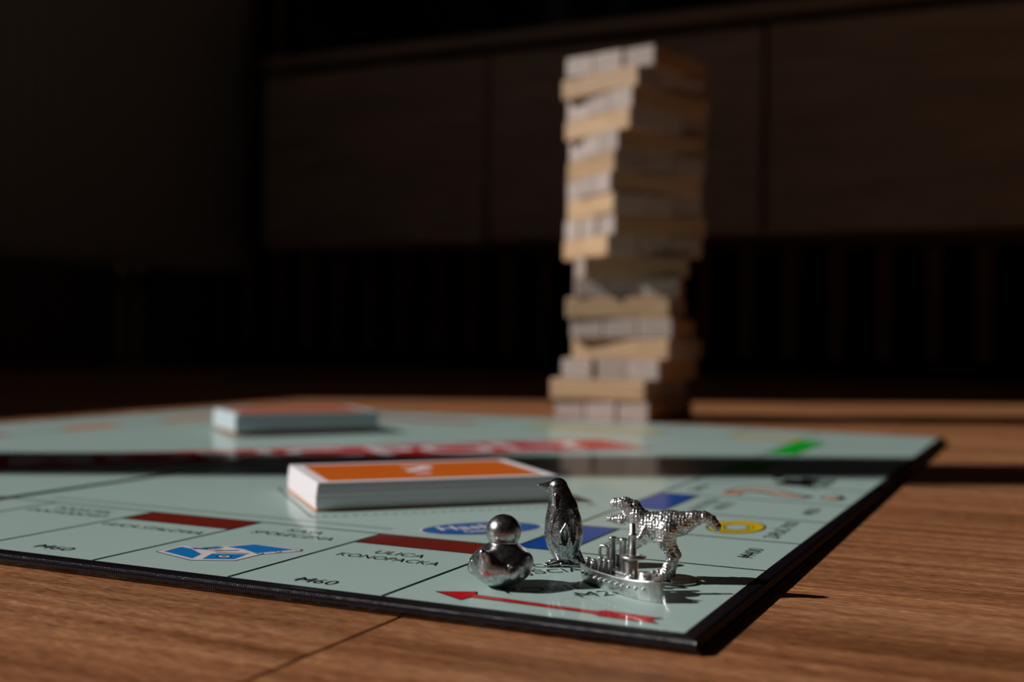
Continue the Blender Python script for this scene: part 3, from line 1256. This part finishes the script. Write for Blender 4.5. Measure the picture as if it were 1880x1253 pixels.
def rex(X, Y, Z):
    C_ = lambda pts, k=.03, sy=1.0: chain(X, Y, Z, [(tp(a, b, c), q_(r)) for a, b, c, r in pts], k, sy)
    d = C_([(640, 350, 0, 92), (720, 420, 0, 118), (830, 445, 0, 160), (930, 400, 0, 128)], .05, .86)
    d = smin(d, C_([(560, 265, 0, 72), (610, 315, 0, 80), (680, 390, 0, 96)], .03, .9), .04)
    d = smin(d, C_([(930, 385, 0, 120), (1040, 385, 0, 108), (1150, 325, 0, 74), (1250, 302, 0, 50), (1320, 335, 0, 45), (1372, 405, 0, 40)], .04), .05)
    # skull: cranium, upper jaw, brow
    d = smin(d, C_([(585, 232, 0, 74), (500, 212, 0, 76), (408, 200, 0, 58)], .02, .8), .025)
    d = smin(d, C_([(470, 165, -.045, 22), (540, 180, -.05, 20)], .01), .012)
    d = smin(d, C_([(470, 165, .045, 22), (540, 180, .05, 20)], .01), .012)
    # lower jaw
    d = smin(d, C_([(555, 325, 0, 62), (465, 378, 0, 54), (345, 380, 0, 28)], .02, .85), .018)
    for s_ in (-1, 1):
        # arms
        d = smin(d, C_([(690, 470, s_ * .10, 34), (660, 545, s_ * .125, 24), (610, 540, s_ * .12, 18)], .01), .02)
        yy = s_ * .085
        sh = -35 if s_ < 0 else -10
        # thigh, shin, ankle, foot
        d = smin(d, C_([(925 + sh * .3, 450, yy, 105), (915 + sh * .6, 560, yy * 1.15, 72), (945 + sh, 640, yy * 1.2, 52)], .03), .03)
        d = smin(d, C_([(945 + sh, 640, yy * 1.2, 50), (995 + sh, 745, yy * 1.2, 44), (960 + sh, 850, yy * 1.2, 50), (930 + sh, 930, yy * 1.2, 66)], .02), .02)
        for t in (-1, 0, 1):
            d = smin(d, C_([(930 + sh, 930, yy * 1.2, 52), (815 + sh, 955, yy * 1.2 + t * .055, 32)], .01), .012)
    body = scales(X, Y, Z, d, .017, .028)
    # ridge of bumps along the back and tail
    for a, b in [(700, 300), (760, 288), (820, 282), (880, 278), (940, 280), (1000, 276), (1060, 276), (1110, 266), (1160, 258), (1205, 253), (1250, 252),
                 (1286, 272), (1318, 290), (1348, 318), (1374, 350), (1396, 385)]:
        body = smin(body, cone(X, Y, Z, tp(a, b), tp(a, b), q_(17), q_(17)), .008)
    return np.maximum(body, .016 - Z)


rx = empty('dinosaur_token', (-.635, 1.735, BT + .006), PSI - math.radians(14))
tag(rx, 'bright pewter scaly tyrannosaur playing piece with open jaws on a round base', 'token', 'pewter playing pieces')
field_mesh('body', rex, (-.66, -.27, 0), (.49, .27, .83), .0064, 'pewter_bright', rx)
bm = bmesh.new()
lathe(bm, [(.215, 0), (.222, .006), (.222, .020), (.212, .027), (.0005, .030)], 56, (.020, 0, 0))
link('base', bm_mesh('base', bm), 'pewter_dark', rx)
bm = bmesh.new()
for s_ in (-1, 1):
    a = tp(490, 185)
    bmesh.ops.create_icosphere(bm, subdivisions=1, radius=.012, matrix=Matrix.Translation((a[0], s_ * .05, a[2])))
link('eye', bm_mesh('eye', bm), 'pewter_dark', rx, True)
for row_, (xa, za, xb, zb) in enumerate(((395, 232, 520, 272), (375, 338, 480, 318))):
    bm = bmesh.new()
    for s_ in (-1, 1):
        for t in range(6):
            a = tp(xa + (xb - xa) * t / 5, za + (zb - za) * t / 5, s_ * (.020 + .004 * t))
            dz = -.024 if row_ == 0 else .022
            tube(bm, [a, (a[0], a[1], a[2] + dz)], [.0075, .001], 6)
    link('teeth', bm_mesh('teeth', bm), 'pewter_bright', rx)

# --- battleship (x = bow)
sp_o = Vector((-1.325, 1.412))
bowp = Vector((-.452, .852))
sdir = (bowp - sp_o)
SL = sdir.length
ship = empty('battleship_token', (sp_o.x, sp_o.y, BT + .006), math.atan2(sdir.y, sdir.x))
tag(ship, 'satin pewter battleship playing piece with funnels and mast, bow toward the board corner', 'token', 'pewter playing pieces')
st = 26
vs, fs = [], []
LEV = 7
def beam(s):
    return .150 * (max(1 - abs((s - .42) / .585) ** 2.6, 0) ** .62) if s > .42 else .150 * (1 - .40 * ((.42 - s) / .42) ** 2.2)
def deckz(s):
    return .138 + .030 * max(0, (s - .55) / .45) ** 2 + .012 * max(0, (.2 - s) / .2)
for i in range(st + 1):
    s_ = i / st
    hb = max(beam(s_), .010)
    hz = deckz(s_)
    for side in (-1, 1):
        for j in range(LEV):
            f = j / (LEV - 1)
            flare = .72 + .28 * f ** .7
            vs.append((s_ * SL, side * hb * flare, .0 + hz * f))
per = 2 * LEV
for i in range(st):
    a, b = i * per, (i + 1) * per
    for j in range(LEV - 1):
        fs.append((a + j, b + j, b + j + 1, a + j + 1))
        fs.append((a + LEV + j + 1, b + LEV + j + 1, b + LEV + j, a + LEV + j))
    fs.append((a + LEV - 1, b + LEV - 1, b + 2 * LEV - 1, a + 2 * LEV - 1))
    fs.append((a, a + LEV, b + LEV, b))
fs.append(list(range(0, LEV)) + list(range(2 * LEV - 1, LEV - 1, -1)))
e = st * per
fs.append(list(range(e + 2 * LEV - 1, e + LEV - 1, -1))[::-1] + list(range(e, e + LEV))[::-1])
bm = bmesh.new()
vv = [bm.verts.new(p) for p in vs]
for f in fs:
    try:
        bm.faces.new([vv[q] for q in f])
    except ValueError:
        pass
bmesh.ops.recalc_face_normals(bm, faces=bm.faces)
hull = link('hull', bm_mesh('hull', bm), 'pewter_satin', ship)
SM = 'pewter_satin'
# bulwark rail round the deck
for side in (-1, 1):
    bm = bmesh.new()
    tube(bm, [(i / 24 * SL, side * max(beam(i / 24) - .008, .004), deckz(i / 24) + .006) for i in range(25)], .012, 8)
    link('bulwark', bm_mesh('bulwark', bm), SM, ship, True)
    for q in range(12):
        s_ = .05 + q * .075
        bm = bmesh.new()
        bmesh.ops.create_icosphere(bm, subdivisions=2, radius=.0150, matrix=Matrix.Translation((s_ * SL, side * beam(s_) * .975, deckz(s_) * .62)))
        link('porthole', bm_mesh('porthole', bm), SM, hull, True)
# raised bow block
bm = bmesh.new()
pr_ = [(.945, .045), (1.0, .012)]
a0, b0 = .93 * SL, 1.0 * SL
v8 = [bm.verts.new(p) for p in ((a0, -.060, .10), (b0, -.012, .02), (b0, .012, .02), (a0, .060, .10), (a0, -.060, .205), (b0, -.016, .218), (b0, .016, .218), (a0, .060, .205))]
for f in ((3, 2, 1, 0), (4, 5, 6, 7), (0, 1, 5, 4), (1, 2, 6, 5), (2, 3, 7, 6), (3, 0, 4, 7)):
    bm.faces.new([v8[q] for q in f])
bmesh.ops.bevel(bm, geom=list(bm.edges), offset=.008, segments=2, affect='EDGES')
link('bow', bm_mesh('bow', bm), SM, ship)
# deckhouse
bm = bmesh.new()
bx(bm, .16 * SL, .62 * SL, -.072, .072, .10, .180, .012, 2)
link('deckhouse', bm_mesh('deckhouse', bm), SM, ship)


def post(name, s, y, z0, z1, r, cap=True):
    bm = bmesh.new()
    pf = [(r, z0), (r, z1 - r * .9)]
    if cap:
        pf += [(r * 1.2, z1 - r * .8), (r * 1.2, z1 - r * .3), (r * .8, z1)]
    else:
        pf += [(r, z1)]
    lathe(bm, pf, 16, (s * SL, y, 0))
    return link(name, bm_mesh(name, bm), SM, ship, True)


for s_, y_, z_ in ((.09, -.07, .23), (.20, -.085, .235), (.30, -.095, .275), (.37, -.097, .265), (.44, -.097, .27), (.09, .07, .23), (.20, .085, .235), (.30, .095, .275), (.37, .097, .265), (.44, .097, .27)):
    post('ventilator', s_, y_, .10, z_, .022)
for s_, z_ in ((.345, .452), (.49, .458)):
    post('funnel', s_, 0, .15, z_, .030)
bm = bmesh.new()
tube(bm, [(.215 * SL, -.035, .15), (.215 * SL, -.035, .335), (.225 * SL, -.03, .352), (.27 * SL, -.01, .352), (.28 * SL, 0, .335), (.28 * SL, 0, .15)], .015, 10)
link('crane_frame', bm_mesh('crane_frame', bm), SM, ship, True)
bm = bmesh.new()
lathe(bm, [(.080, .11), (.080, .135), (.064, .15), (.058, .165), (.058, .27), (.05, .305)], 28, (.605 * SL, 0, 0))
link('conning_tower', bm_mesh('conning_tower', bm), SM, ship, True)
bm = bmesh.new()
lathe(bm, [(.045, .30), (.105, .308), (.112, .318), (.108, .330), (.05, .338)], 32, (.63 * SL, 0, 0))
link('platform', bm_mesh('platform', bm), SM, ship, True)
bm = bmesh.new()
lathe(bm, [(.034, .33), (.034, .495), (.039, .50), (.039, .515), (.026, .52), (.026, .60), (.018, .607)], 20, (.615 * SL, 0, 0))
link('mast', bm_mesh('mast', bm), SM, ship, True)
tur = empty('turret', (0, 0, 0))
bpy.data.objects.remove(tur, do_unlink=True)
bm = bmesh.new()
lathe(bm, [(.062, .13), (.062, .145), (.048, .15), (.048, .205), (.04, .218)], 24, (.775 * SL, 0, 0), 1.2, 1.0)
tur = link('turret', bm_mesh('turret', bm), SM, ship, True)
for y_ in (-.026, .026):
    bm = bmesh.new()
    tube(bm, [(.79 * SL, y_, .190), (.915 * SL, y_ * 1.1, .240), (.93 * SL, y_ * 1.1, .246)], [.015, .014, .017], 10)
    link('gun_barrel', bm_mesh('gun_barrel', bm), SM, tur, True)
bm = bmesh.new()
lathe(bm, [(.045, .10), (.045, .165), (.03, .18)], 20, (.115 * SL, 0, 0))
aft = link('turret', bm_mesh('turret', bm), SM, ship, True)
bm = bmesh.new()
tube(bm, [(.11 * SL, 0, .155), (-.02 * SL, 0, .185)], [.014, .012], 10)
link('gun_barrel', bm_mesh('gun_barrel', bm), SM, aft, True)
for s_, y_ in ((.70, -.075), (.86, -.05), (.70, .075), (.86, .05)):
    post('bollard', s_, y_, .12, .185, .018)
